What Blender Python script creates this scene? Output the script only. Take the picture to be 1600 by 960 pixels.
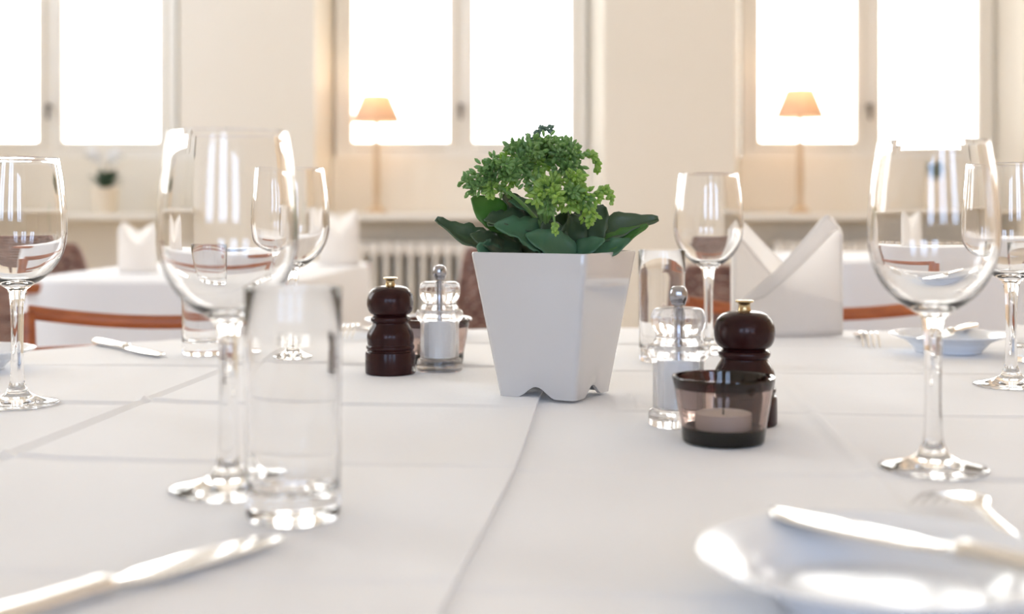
import bpy, bmesh, math, random
from mathutils import Vector, Matrix, Euler
random.seed(7)
for o in list(bpy.data.objects): bpy.data.objects.remove(o)
S = bpy.context.scene
C = S.collection
PI = math.pi

# ------------------------------------------------------------------ camera
CAMZ, TZ, FPX = 0.91, 0.735, 2000.0
cd = bpy.data.cameras.new('camera'); cam = bpy.data.objects.new('camera', cd); C.objects.link(cam)
cam.location = (0, 0, CAMZ); cam.rotation_euler = (PI/2, 0, 0)
cd.sensor_width = 36; cd.lens = 36*FPX/1600
cd.shift_y = -(480-328)/1600
cd.clip_start = 0.02
cd.dof.use_dof = True; cd.dof.focus_distance = 1.2; cd.dof.aperture_fstop = 4.3
S.camera = cam

# ------------------------------------------------------------------ world: hazy bright sky, warmer towards the low sun, bluer away from it
W = bpy.data.worlds.new('world'); S.world = W; W.use_nodes = True
n = W.node_tree.nodes; l = W.node_tree.links; n.clear()
wo = n.new('ShaderNodeOutputWorld'); bg = n.new('ShaderNodeBackground'); tc = n.new('ShaderNodeTexCoord')
sx = n.new('ShaderNodeSeparateXYZ'); mr = n.new('ShaderNodeMapRange'); mx = n.new('ShaderNodeMix'); mx.data_type = 'RGBA'
l.new(tc.outputs['Generated'], sx.inputs[0]); l.new(sx.outputs['Y'], mr.inputs['Value'])
mr.inputs['From Min'].default_value = -0.7; mr.inputs['From Max'].default_value = 0.7
mx.inputs['A'].default_value = (0.56, 0.71, 1.0, 1); mx.inputs['B'].default_value = (1.0, 0.975, 0.935, 1)
l.new(mr.outputs[0], mx.inputs['Factor']); l.new(mx.outputs['Result'], bg.inputs['Color'])
bg.inputs['Strength'].default_value = 5.0
l.new(bg.outputs[0], wo.inputs[0])

# ------------------------------------------------------------------ view
S.view_settings.view_transform = 'Standard'; S.view_settings.look = 'None'
S.view_settings.gamma = 1; S.view_settings.use_curve_mapping = False
S.view_settings.exposure = 1.12
try:
    S.cycles.max_bounces = 20; S.cycles.transmission_bounces = 20; S.cycles.transparent_max_bounces = 16
    S.cycles.diffuse_bounces = 6; S.cycles.glossy_bounces = 6
    S.cycles.caustics_reflective = True; S.cycles.caustics_refractive = True
    S.cycles.blur_glossy = 0.5
except Exception as e: print(e)

# room numbers
ROOM_L, ROOM_R, ROOM_F, ROOM_B, CEIL = -3.75, 5.0, 7.0, -5.0, 4.0
WT = 0.35
WIN_C = [-2.613, -0.288, 2.015, 4.33]  # last window stands out of view, added only for its daylight
BACK_C = [-2.2, .2, 2.6]
LEFT_C = [3.3, 5.5]  # unseen side windows, added to light the cloth from front-left
WZ0, WZ1 = 1.205, 3.45          # frame outer bottom / top
# light portals in the window openings (they only guide the sampling of the sky)
def portal(x, y, rx, rz=0):
    a = bpy.data.lights.new('window_portal', 'AREA'); a.shape = 'RECTANGLE'; a.size = 1.42; a.size_y = WZ1-WZ0
    a.cycles.is_portal = True
    o = bpy.data.objects.new('window_portal', a); C.objects.link(o); o.location = (x, y, (WZ0+WZ1)/2); o.rotation_euler = (rx, 0, rz)
for x in WIN_C: portal(x, ROOM_F+WT+0.03, -PI/2)
for x in BACK_C: portal(x, ROOM_B-WT-0.03, PI/2)
for y in LEFT_C: portal(ROOM_L-WT-0.03, y, PI/2, -PI/2)

# ------------------------------------------------------------------ materials
def mat(name, color, rough=0.5, metal=0.0, **kw):
    m = bpy.data.materials.new(name); m.use_nodes = True
    b = m.node_tree.nodes['Principled BSDF']
    b.inputs['Base Color'].default_value = (*color, 1); b.inputs['Roughness'].default_value = rough; b.inputs['Metallic'].default_value = metal
    for k, v in kw.items():
        b.inputs[k.replace('_', ' ')].default_value = v
    return m
def node(m, t): return m.node_tree.nodes.new(t)
def bsdf(m): return m.node_tree.nodes['Principled BSDF']
def outp(m): return m.node_tree.nodes['Material Output']
def add_noise_color(m, c1, c2, scale, detail=4, stretch=(1, 1, 1)):
    L = m.node_tree.links
    t = node(m, 'ShaderNodeTexCoord'); mp = node(m, 'ShaderNodeMapping'); ns = node(m, 'ShaderNodeTexNoise'); r = node(m, 'ShaderNodeValToRGB')
    mp.inputs['Scale'].default_value = stretch
    ns.inputs['Scale'].default_value = scale; ns.inputs['Detail'].default_value = detail
    r.color_ramp.elements[0].position = 0.3; r.color_ramp.elements[1].position = 0.7
    r.color_ramp.elements[0].color = (*c1, 1); r.color_ramp.elements[1].color = (*c2, 1)
    L.new(t.outputs['Object'], mp.inputs[0]); L.new(mp.outputs[0], ns.inputs['Vector']); L.new(ns.outputs['Fac'], r.inputs[0]); L.new(r.outputs[0], bsdf(m).inputs['Base Color'])
    return ns
def add_bump(m, scale, strength, dist=0.001, wave=False):
    L = m.node_tree.links
    t = node(m, 'ShaderNodeTexCoord'); ns = node(m, 'ShaderNodeTexNoise'); bp = node(m, 'ShaderNodeBump')
    ns.inputs['Scale'].default_value = scale; ns.inputs['Detail'].default_value = 3
    bp.inputs['Strength'].default_value = strength; bp.inputs['Distance'].default_value = dist
    L.new(t.outputs['Object'], ns.inputs['Vector']); L.new(ns.outputs['Fac'], bp.inputs['Height']); L.new(bp.outputs[0], bsdf(m).inputs['Normal'])

M = {}
M['wall'] = mat('cream_wall_paint', (0.84, 0.79, 0.715), 0.85); add_noise_color(M['wall'], (0.83, 0.765, 0.65), (0.85, 0.785, 0.675), 2.0)
M['warm_bounce'] = mat('warm_bounce_wall', (0.80, 0.62, 0.45), 0.6); add_noise_color(M['warm_bounce'], (0.78, 0.60, 0.43), (0.84, 0.67, 0.50), 4, 5, (8, 8, 1))  # unseen right wall, tinted peach to bounce warm light onto the pot
M['ceiling'] = mat('white_ceiling_paint', (0.88, 0.84, 0.77), 0.9); add_bump(M['ceiling'], 60, 0.1)
M['trim'] = mat('warm_white_woodwork', (0.87, 0.82, 0.73), 0.5); add_bump(M['trim'], 40, 0.05)
M['floor'] = mat('oak_parquet', (0.5, 0.36, 0.24), 0.4); add_noise_color(M['floor'], (0.66, 0.56, 0.44), (0.78, 0.68, 0.56), 3, 6, (1, 12, 1))
M['radiator'] = mat('cream_radiator_enamel', (0.84, 0.79, 0.71), 0.4); add_bump(M['radiator'], 80, 0.05)
M['dark_metal'] = mat('dark_aged_metal', (0.12, 0.10, 0.08), 0.4, 0.8); add_bump(M['dark_metal'], 90, 0.1)
# cloth: diffuse plus a little translucency, fine weave relief
def cloth(name, col, trans=0.0, weave=1400):
    m = mat(name, col, 0.85); L = m.node_tree.links; b = bsdf(m)
    b.inputs['Sheen Weight'].default_value = 0.15
    t = node(m, 'ShaderNodeTexCoord'); w1 = node(m, 'ShaderNodeTexWave'); w2 = node(m, 'ShaderNodeTexWave'); ad = node(m, 'ShaderNodeMath'); bp = node(m, 'ShaderNodeBump')
    w1.bands_direction = 'X'; w2.bands_direction = 'Y'
    for w in (w1, w2): w.inputs['Scale'].default_value = weave/6; w.inputs['Distortion'].default_value = 1.5; L.new(t.outputs['Object'], w.inputs['Vector'])
    L.new(w1.outputs['Fac'], ad.inputs[0]); L.new(w2.outputs['Fac'], ad.inputs[1]); L.new(ad.outputs[0], bp.inputs['Height'])
    bp.inputs['Strength'].default_value = 0.12; bp.inputs['Distance'].default_value = 0.0006
    # gentle crumple
    ns = node(m, 'ShaderNodeTexNoise'); ns.inputs['Scale'].default_value = 14; ns.inputs['Detail'].default_value = 3
    b2 = node(m, 'ShaderNodeBump'); b2.inputs['Strength'].default_value = 0.10; b2.inputs['Distance'].default_value = 0.01
    L.new(t.outputs['Object'], ns.inputs['Vector']); L.new(ns.outputs['Fac'], b2.inputs['Height']); L.new(b2.outputs[0], bp.inputs['Normal'])
    L.new(bp.outputs[0], b.inputs['Normal'])
    if trans:
        tr = node(m, 'ShaderNodeBsdfTranslucent'); tr.inputs['Color'].default_value = (col[0], col[1]*0.99, col[2]*0.97, 1)
        mxs = node(m, 'ShaderNodeMixShader'); mxs.inputs[0].default_value = trans
        L.new(b.outputs[0], mxs.inputs[1]); L.new(tr.outputs[0], mxs.inputs[2]); L.new(mxs.outputs[0], outp(m).inputs['Surface'])
    return m
M['cloth'] = cloth('white_table_linen', (0.85, 0.855, 0.875))
M['napkin'] = cloth('white_napkin_linen', (0.93, 0.915, 0.905), 0.66)
# clear glass
def glass(name, ior=1.5, col=(1, 1, 1), vol=None, thin=0.0):
    m = bpy.data.materials.new(name); m.use_nodes = True; N = m.node_tree.nodes; L = m.node_tree.links
    N.remove(N['Principled BSDF'])
    g = N.new('ShaderNodeBsdfGlass'); g.inputs['Color'].default_value = (*col, 1); g.inputs['Roughness'].default_value = 0.0; g.inputs['IOR'].default_value = ior
    if thin:
        tr = N.new('ShaderNodeBsdfTransparent'); ms = N.new('ShaderNodeMixShader'); ms.inputs[0].default_value = thin
        L.new(g.outputs[0], ms.inputs[1]); L.new(tr.outputs[0], ms.inputs[2]); L.new(ms.outputs[0], N['Material Output'].inputs['Surface'])
    else: L.new(g.outputs[0], N['Material Output'].inputs['Surface'])
    if vol:
        v = N.new('ShaderNodeVolumeAbsorption'); v.inputs['Color'].default_value = (*vol[0], 1); v.inputs['Density'].default_value = vol[1]
        L.new(v.outputs[0], N['Material Output'].inputs['Volume'])
    return m
M['glass'] = glass('clear_glass', 1.5, (0.995, 0.995, 0.995))
M['acrylic'] = glass('clear_acrylic', 1.46, (0.985, 0.985, 0.99), thin=0.33)
M['smoked'] = glass('smoked_brown_glass', 1.5, (0.98, 0.97, 0.96), ((0.46, 0.22, 0.14), 190))
M['smoked_dark'] = glass('dark_smoked_glass', 1.5, (0.97, 0.96, 0.95), ((0.45, 0.10, 0.06), 1300))
# window pane: thin float glass, see-through with a weak mirror reflection
m = bpy.data.materials.new('window_glass'); m.use_nodes = True; N = m.node_tree.nodes; L = m.node_tree.links; N.remove(N['Principled BSDF'])
tr = N.new('ShaderNodeBsdfTransparent'); gl = N.new('ShaderNodeBsdfGlossy'); gl.inputs['Roughness'].default_value = 0.02
fr = N.new('ShaderNodeFresnel'); fr.inputs['IOR'].default_value = 1.3; ms = N.new('ShaderNodeMixShader'); tr.inputs['Color'].default_value = (0.97, 0.98, 0.98, 1)
L.new(fr.outputs[0], ms.inputs[0]); L.new(tr.outputs[0], ms.inputs[1]); L.new(gl.outputs[0], ms.inputs[2]); L.new(ms.outputs[0], N['Material Output'].inputs['Surface'])
M['pane'] = m
M['pot'] = mat('grey_white_glazed_pot', (0.61, 0.60, 0.60), 0.12, Coat_Weight=1.0, Coat_Roughness=0.04); add_bump(M['pot'], 25, 0.02)
M['soil'] = mat('potting_soil', (0.05, 0.035, 0.025), 0.95); add_bump(M['soil'], 150, 0.8, 0.004)
M['mill'] = mat('dark_brown_lacquered_wood', (0.026, 0.010, 0.009), 0.2, Specular_IOR_Level=0.22); add_noise_color(M['mill'], (0.022, 0.005, 0.005), (0.034, 0.009, 0.008), 8, 5, (6, 6, 1))
M['brass'] = mat('brass', (0.56, 0.42, 0.23), 0.22, 1.0); add_bump(M['brass'], 300, 0.03)
M['steel'] = mat('polished_steel', (0.80, 0.79, 0.77), 0.14, 1.0); add_bump(M['steel'], 200, 0.02)
M['rodsteel'] = mat('grey_steel', (0.40, 0.40, 0.43), 0.18, 1.0); add_bump(M['rodsteel'], 200, 0.02)
M['salt'] = mat('white_salt', (0.94, 0.95, 0.97), 0.9); add_bump(M['salt'], 900, 0.4)
_L = M['salt'].node_tree.links; _t = node(M['salt'], 'ShaderNodeBsdfTranslucent'); _t.inputs['Color'].default_value = (0.97, 0.98, 1.0, 1)
_m = node(M['salt'], 'ShaderNodeMixShader'); _m.inputs[0].default_value = 0.45
_L.new(bsdf(M['salt']).outputs[0], _m.inputs[1]); _L.new(_t.outputs[0], _m.inputs[2]); _L.new(_m.outputs[0], outp(M['salt']).inputs['Surface'])
M['wax'] = mat('white_wax', (0.82, 0.80, 0.77), 0.5); add_bump(M['wax'], 60, 0.05)
M['wick'] = mat('burnt_wick', (0.03, 0.03, 0.03), 0.9); add_bump(M['wick'], 300, 0.1)
M['china'] = mat('white_china', (0.80, 0.83, 0.88), 0.2); add_bump(M['china'], 20, 0.02)
M['wicker'] = mat('brown_wicker', (0.17, 0.10, 0.075), 0.55); add_noise_color(M['wicker'], (0.13, 0.055, 0.042), (0.31, 0.17, 0.125), 30, 3)
M['wood'] = mat('reddish_bentwood', (0.36, 0.12, 0.045), 0.3); add_noise_color(M['wood'], (0.29, 0.075, 0.024), (0.44, 0.13, 0.042), 9, 5, (1, 6, 6))
M['shade'] = mat('peach_lampshade_fabric', (0.84, 0.68, 0.52), 0.8); 
_L = M['shade'].node_tree.links; _t = node(M['shade'], 'ShaderNodeBsdfTranslucent'); _t.inputs['Color'].default_value = (0.74, 0.57, 0.42, 1)
_m = node(M['shade'], 'ShaderNodeMixShader'); _m.inputs[0].default_value = 0.5; add_bump(M['shade'], 200, 0.1)
_L.new(bsdf(M['shade']).outputs[0], _m.inputs[1]); _L.new(_t.outputs[0], _m.inputs[2]); _L.new(_m.outputs[0], outp(M['shade']).inputs['Surface'])
M['lampwood'] = mat('pale_honey_wood', (0.62, 0.45, 0.27), 0.45); add_noise_color(M['lampwood'], (0.56, 0.40, 0.23), (0.68, 0.50, 0.31), 12, 4, (4, 4, 1))
M['bulb'] = mat('lit_bulb', (1, 0.9, 0.75), 0.5, Emission_Strength=4.0, Emission_Color=(1, 0.80, 0.55, 1))
M['cream_pot'] = mat('cream_flowerpot', (0.80, 0.70, 0.55), 0.5); add_bump(M['cream_pot'], 30, 0.05)
M['petal'] = mat('white_petal', (0.88, 0.86, 0.82), 0.6); add_bump(M['petal'], 60, 0.1)
M['darkleaf'] = mat('dark_green_leaf', (0.035, 0.075, 0.04), 0.4); add_bump(M['darkleaf'], 40, 0.1)
def leafmat(name, c1, c2, trans=0.25):
    m = mat(name, c1, 0.38); add_noise_color(m, c1, c2, 22, 3)
    add_bump(m, 120, 0.25, 0.0015); L = m.node_tree.links
    t = node(m, 'ShaderNodeBsdfTranslucent'); t.inputs['Color'].default_value = (c2[0]*1.6, c2[1]*1.6, c2[2]*0.9, 1)
    x = node(m, 'ShaderNodeMixShader'); x.inputs[0].default_value = trans
    L.new(bsdf(m).outputs[0], x.inputs[1]); L.new(t.outputs[0], x.inputs[2]); L.new(x.outputs[0], outp(m).inputs['Surface'])
    return m
M['leaf_a'] = leafmat('succulent_leaf_green', (0.06, 0.15, 0.075), (0.11, 0.235, 0.13), 0.15)
M['leaf_b'] = leafmat('succulent_leaf_dark', (0.045, 0.085, 0.042), (0.095, 0.14, 0.072), 0.12)
M['leaf_c'] = leafmat('succulent_leaf_bright', (0.08, 0.19, 0.045), (0.12, 0.26, 0.06), 0.3)
M['bud_a'] = leafmat('flower_bud_green', (0.15, 0.29, 0.10), (0.28, 0.44, 0.17), 0.35)
M['bud_b'] = leafmat('flower_bud_lime', (0.25, 0.39, 0.10), (0.40, 0.56, 0.17), 0.4)
M['bud_c'] = leafmat('flower_bud_grey_green', (0.13, 0.20, 0.16), (0.20, 0.28, 0.22), 0.2)

# ------------------------------------------------------------------ mesh helpers
def link(name, me, m, parent=None, loc=None, smooth=True):
    o = bpy.data.objects.new(name, me); C.objects.link(o)
    if m is not None and len(me.materials) == 0: me.materials.append(m)
    if smooth:
        for p in me.polygons: p.use_smooth = True
        try: me.set_sharp_from_angle(angle=math.radians(38))
        except Exception: pass
    if parent: o.parent = parent
    if loc is not None: o.location = loc
    return o
def obj(name, bm, m, parent=None, loc=None, smooth=True):
    me = bpy.data.meshes.new(name); bm.to_mesh(me); bm.free()
    return link(name, me, m, parent, loc, smooth)
def tag(o, label, cat, group=None):
    o['label'] = label; o['category'] = cat
    if group: o['group'] = group
    return o
def thing(name, label, cat, loc=(0, 0, 0), rz=0, group=None):
    o = bpy.data.objects.new(name, None); C.objects.link(o); o.empty_display_size = 0.05
    o.location = loc; o.rotation_euler = (0, 0, rz)
    return tag(o, label, cat, group)
def struct(o): o['kind'] = 'structure'; return o
def children(o): return [c for c in bpy.data.objects if c.parent == o]
def dup(root, loc, rz, label, group=None, scale=None):
    r = root.copy(); C.objects.link(r); r.location = loc; r.rotation_euler = (0, 0, rz); r['label'] = label
    if group: r['group'] = group
    if scale: r.scale = scale
    def rec(a, b):
        for ch in children(a):
            c = ch.copy(); C.objects.link(c); c.parent = b; rec(ch, c)
    rec(root, r)
    return r
def lathe(bm, prof, seg=64, cap0=False, cap1=False):
    rings = []
    for r, z in prof:
        if r < 1e-6: rings.append([bm.verts.new((0, 0, z))])
        else: rings.append([bm.verts.new((r*math.cos(2*PI*i/seg), r*math.sin(2*PI*i/seg), z)) for i in range(seg)])
    for a, b in zip(rings, rings[1:]):
        for i in range(seg):
            j = (i+1) % seg
            if len(a) == 1 and len(b) == 1: continue
            if len(a) == 1: bm.faces.new((a[0], b[j], b[i]))
            elif len(b) == 1: bm.faces.new((a[i], a[j], b[0]))
            else: bm.faces.new((a[i], a[j], b[j], b[i]))
    if cap0 and len(rings[0]) > 1: bm.faces.new(rings[0][::-1])
    if cap1 and len(rings[-1]) > 1: bm.faces.new(rings[-1])
    return bm
def lathe_obj(name, prof, m, parent=None, seg=64, **k):
    bm = bmesh.new(); lathe(bm, prof, seg, **k)
    bmesh.ops.recalc_face_normals(bm, faces=bm.faces) if k.get('fix') else None
    return obj(name, bm, m, parent)
def spline(pts, sub=6):
    """Catmull-Rom through (r,z) points"""
    out = []; P = [pts[0]]+list(pts)+[pts[-1]]
    for i in range(1, len(P)-2):
        p0, p1, p2, p3 = [Vector(q) for q in P[i-1:i+3]]
        for k in range(sub):
            t = k/sub
            out.append(tuple(0.5*((2*p1)+(p2-p0)*t+(2*p0-5*p1+4*p2-p3)*t*t+(-p0+3*p1-3*p2+p3)*t**3)))
    out.append(tuple(pts[-1]))
    return out
def box(bm, x0, x1, y0, y1, z0, z1, bev=0.0):
    v = [bm.verts.new(p) for p in ((x0, y0, z0), (x1, y0, z0), (x1, y1, z0), (x0, y1, z0), (x0, y0, z1), (x1, y0, z1), (x1, y1, z1), (x0, y1, z1))]
    fs = [bm.faces.new([v[i] for i in f]) for f in ((3, 2, 1, 0), (4, 5, 6, 7), (0, 1, 5, 4), (1, 2, 6, 5), (2, 3, 7, 6), (3, 0, 4, 7))]
    if bev:
        es = list({e for f in fs for e in f.edges})
        bmesh.ops.bevel(bm, geom=es, offset=bev, segments=2, affect='EDGES', profile=0.5)
    return bm
def prism(bm, poly, z0, z1):
    a = [bm.verts.new((x, y, z0)) for x, y in poly]; b = [bm.verts.new((x, y, z1)) for x, y in poly]
    k = len(poly); bm.faces.new(a[::-1]); bm.faces.new(b)
    for i in range(k): bm.faces.new((a[i], a[(i+1) % k], b[(i+1) % k], b[i]))
    return bm
def tube(bm, pts, rad, seg=10, flat=None, closed=False):
    """swept tube; rad number or list; flat=(a,b) scales the section across / along 'up'"""
    pts = [Vector(p) for p in pts]; k = len(pts); rings = []
    rr = rad if isinstance(rad, (list, tuple)) else [rad]*k
    up = Vector((0, 0, 1))
    prev = None
    for i, p in enumerate(pts):
        if closed: t = pts[(i+1) % k]-pts[i-1]
        else: t = pts[min(i+1, k-1)]-pts[max(i-1, 0)]
        t.normalize()
        if prev is None:
            a = up if abs(t.z) < 0.95 else Vector((1, 0, 0))
            s = t.cross(a).normalized()
        else:
            s = (prev-t*prev.dot(t)).normalized()
        prev = s; u = s.cross(t).normalized()
        fa, fb = flat if flat else (1, 1)
        rings.append([bm.verts.new(p+(s*math.cos(2*PI*j/seg)*fa+u*math.sin(2*PI*j/seg)*fb)*rr[i]) for j in range(seg)])
    pr = list(zip(rings, rings[1:]))
    if closed: pr.append((rings[-1], rings[0]))
    for a, b in pr:
        for j in range(seg):
            q = (j+1) % seg; bm.faces.new((a[j], a[q], b[q], b[j]))
    if not closed:
        bm.faces.new(rings[0][::-1]); bm.faces.new(rings[-1])
    return bm
def fixn(bm): bmesh.ops.recalc_face_normals(bm, faces=bm.faces); return bm
def bez(p0, p1, p2, k=10):
    p0, p1, p2 = Vector(p0), Vector(p1), Vector(p2)
    return [(p0*(1-t)**2+p1*2*t*(1-t)+p2*t*t) for t in [i/k for i in range(k+1)]]

# ------------------------------------------------------------------ the room
bm = bmesh.new(); box(bm, ROOM_L-.4, ROOM_R+.4, ROOM_B-.4, ROOM_F+.4, -0.1, 0); struct(obj('floor', bm, M['floor'], smooth=False))
bm = bmesh.new(); box(bm, ROOM_L-.4, ROOM_R+.4, ROOM_B-.4, ROOM_F+.4, CEIL, CEIL+.15); struct(obj('ceiling', bm, M['ceiling'], smooth=False))
bm = bmesh.new(); box(bm, ROOM_R, ROOM_R+.3, ROOM_B-.36, ROOM_F+.36, 0, CEIL); struct(obj('wall_right', bm, M['warm_bounce'], smooth=False))
def window_wall(name, centres, y, sgn, X0, X1):
    """piers with splayed reveals, lintels, and a thin apron panel in each niche"""
    bm = bmesh.new(); yo = y+sgn*WT
    fr, bk = 0.79, 0.71
    xs = [X0]+[c for c in centres]+[X1]
    for i in range(len(xs)-1):
        f0 = xs[i]+fr if i else X0; b0 = xs[i]+bk if i else X0
        last = i == len(xs)-2
        f1 = X1 if last else xs[i+1]-fr; b1 = X1 if last else xs[i+1]-bk
        prism(bm, [(f0, y), (f1, y), (b1, yo), (b0, yo)], 0, CEIL)
    for c in centres:
        prism(bm, [(c-fr-.01, y+sgn*.001), (c+fr+.01, y+sgn*.001), (c+bk+.01, yo-sgn*.001), (c-bk-.01, yo-sgn*.001)], WZ1+.04, CEIL)
        box(bm, c-bk-.02, c+bk+.02, min(yo-sgn*.11, yo-sgn*.001), max(yo-sgn*.11, yo-sgn*.001), 0, WZ0)
    return struct(obj(name, fixn(bm), M['wall'], smooth=False))
window_wall('wall_front', WIN_C, ROOM_F, 1, ROOM_L, ROOM_R)
window_wall('wall_back', BACK_C, ROOM_B, -1, ROOM_L, ROOM_R)
# the left wall is laid out along local x and then turned a quarter
wl = window_wall('wall_left', [-c for c in LEFT_C[::-1]], 0, -1, -ROOM_F-.36, -ROOM_B+.36)
wl.rotation_euler = (0, 0, -PI/2); wl.location = (ROOM_L, 0, 0)
wn = [0]
def window(cx, y, sgn):
    """casement window in the plane y; sgn=+1 looks out to +Y"""
    wn[0] += 1
    e = bpy.data.objects.new('window_%d' % wn[0], None); C.objects.link(e); e.location = (cx, y, WZ0); e['kind'] = 'structure'
    H = WZ1-WZ0+.04; s = -sgn      # s: towards the room
    bm = bmesh.new()
    for a in (-1, 1): box(bm, min(a*.66, a*.71), max(a*.66, a*.71), -.05, .05, 0, H)
    box(bm, -.66, .66, -.05, .05, H-.05, H); box(bm, -.66, .66, -.05, .05, 0, .045)
    box(bm, -.025, .025, -.045, .045, .045, H-.05)
    obj('window_frame', fixn(bm), M['trim'], e, smooth=False)
    for a in (-1, 1):
        bm = bmesh.new(); x0, x1 = (.026, .659) if a > 0 else (-.659, -.026); y0, y1 = sorted((s*.012, s*.062))
        z0, z1 = .046, H-.051; w = .046
        box(bm, x0, x0+w, y0, y1, z0, z1, .006); box(bm, x1-w, x1, y0, y1, z0, z1, .006)
        box(bm, x0+w, x1-w, y0, y1, z0, z0+w, .006); box(bm, x0+w, x1-w, y0, y1, z1-w, z1, .006)
        sa = obj('sash', fixn(bm), M['trim'], e)
        bm = bmesh.new(); ym = s*.037; box(bm, x0+w-.004, x1-w+.004, ym-.002, ym+.002, z0+w-.004, z1-w+.004)
        obj('pane', fixn(bm), M['pane'], sa, smooth=False)
    bm = bmesh.new(); hz = 1.494-WZ0
    tube(bm, [(0, s*.06, hz), (0, s*.095, hz)], .012, 12); tube(bm, [(0, s*.09, hz+.012), (0, s*.092, hz-.03), (.0, s*.095, hz-.075)], [.013, .010, .007], 10)
    obj('handle', fixn(bm), M['dark_metal'], e)
    # sill board
    bm = bmesh.new(); yi = ROOM_F-.09 if sgn > 0 else ROOM_B+.05
    y0, y1 = sorted((yi, y-sgn*.06)); box(bm, -.80, .80, y0, y1, .855, .89, .006)
    t = obj('trim_%d' % wn[0], fixn(bm), M['trim'], loc=(cx, 0, 0)); struct(t)
    return e, t
for c in WIN_C: window(c, ROOM_F+WT-.055, 1)
for c in BACK_C: window(c, ROOM_B-WT+.055, -1)
for c in LEFT_C:
    e, t = window(0, ROOM_B-WT+.055, -1)
    e.location = (ROOM_L-WT+.055, c, WZ0); e.rotation_euler = (0, 0, -PI/2)
    t.rotation_euler = (0, 0, -PI/2); t.location = (ROOM_L-ROOM_B, c, 0)

# radiators in the niches that the photograph shows
def make_radiator(label):
    t = thing('radiator', label, 'radiator', group='radiators under the windows')
    def column():
        bm = bmesh.new(); z0, z1 = .12, .735
        for yy in (-.07, 0, .07):
            tube(bm, [(0, yy, z0), (0, yy, z0+.05), (0, yy, z1-.05), (0, yy, z1)], [.017, .020, .020, .017], 10, flat=(1.5, .78))
        box(bm, -.0325, .0325, -.10, .10, z1-.075, z1, .012); box(bm, -.0325, .0325, -.10, .10, z0, z0+.065, .012)
        return fixn(bm)
    c0 = obj('column', column(), M['radiator'], t)
    xs = [-.60+i*.068 for i in range(18)]
    for i, x in enumerate(xs):
        c = c0 if i == 0 else c0.copy()
        if i: C.objects.link(c)
        c.location = (x, 0, 0)
    for x in (xs[0], xs[-1]):
        for yy in (-.045, .045):
            bm = bmesh.new(); box(bm, x-.015, x+.015, yy-.012, yy+.012, 0, .13)
            obj('foot', fixn(bm), M['radiator'], t, smooth=False)
    bm = bmesh.new(); tube(bm, [(-.625, 0, .66), (-.70, 0, .66)], .014, 12); tube(bm, [(-.70, 0, .0), (-.70, 0, .66)], .009, 10)
    tube(bm, [(-.70, 0, .64), (-.70, 0, .72)], [.028, .024], 16)
    obj('valve', fixn(bm), M['trim'], t)
    return t
rad = make_radiator('cream ribbed radiator under the middle window, behind the brown pepper mill on the left')
rad.location = (WIN_C[2]+.06, 7.12, 0)
dup(rad, (WIN_C[1]+.06, 7.12, 0), 0, 'cream ribbed radiator under the left window, behind the upright napkin')
dup(rad, (WIN_C[3]+.06, 7.12, 0), 0, 'cream ribbed radiator under the right window, behind the large folded napkin')

# ------------------------------------------------------------------ lamps on the sills
def make_lamp(label):
    t = thing('table_lamp', label, 'lamp', group='table lamps on the window sills')
    lathe_obj('base', spline([(0, 0), (.052, 0), (.054, .008), (.046, .020), (.026, .034), (.018, .05)], 4), M['lampwood'], t, 32)
    lathe_obj('pole', spline([(.018, .05), (.015, .08), (.019, .16), (.016, .28), (.013, .40), (.010, .46), (.010, .50)], 4), M['lampwood'], t, 24, cap1=True)
    lathe_obj('socket', [(0, .498), (.016, .50), (.016, .545), (0, .546)], M['brass'], t, 16)
    lathe_obj('bulb', spline([(.010, .545), (.016, .555), (.026, .575), (.022, .595), (0, .602)], 4), M['bulb'], t, 20)
    bm = bmesh.new(); lathe(bm, [(.142, .500), (.078, .652), (.076, .652), (.140, .500), (.142, .500)], 40)
    sh = obj('lamp_shade', fixn(bm), M['shade'], t)
    bm = bmesh.new()
    for k in range(3):
        a = 2*PI*k/3; tube(bm, [(.012*math.cos(a), .012*math.sin(a), .545), (.06*math.cos(a), .06*math.sin(a), .595), (.078*math.cos(a), .078*math.sin(a), .645)], .0018, 6)
    obj('shade_carrier', fixn(bm), M['brass'], t)
    return t
LAMPW = 0.8
def lamp_light(x, y, z):
    pl = bpy.data.lights.new('bulb_light', 'POINT'); pl.energy = LAMPW; pl.color = (1, .80, .58); pl.shadow_soft_size = .03
    o = bpy.data.objects.new('bulb_light', pl); C.objects.link(o); o.location = (x, y, z)
lm = make_lamp('lit table lamp with peach shade on the sill of the middle window'); lm.location = (-.748, 7.06, .89)
dup(lm, (1.588, 7.06, .89), 0, 'lit table lamp with peach shade on the sill of the right window', scale=(1.0, 1.0, 1.05))
lamp_light(-.748, 7.06, .89+.63); lamp_light(1.588, 7.06, .89+.655)

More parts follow.
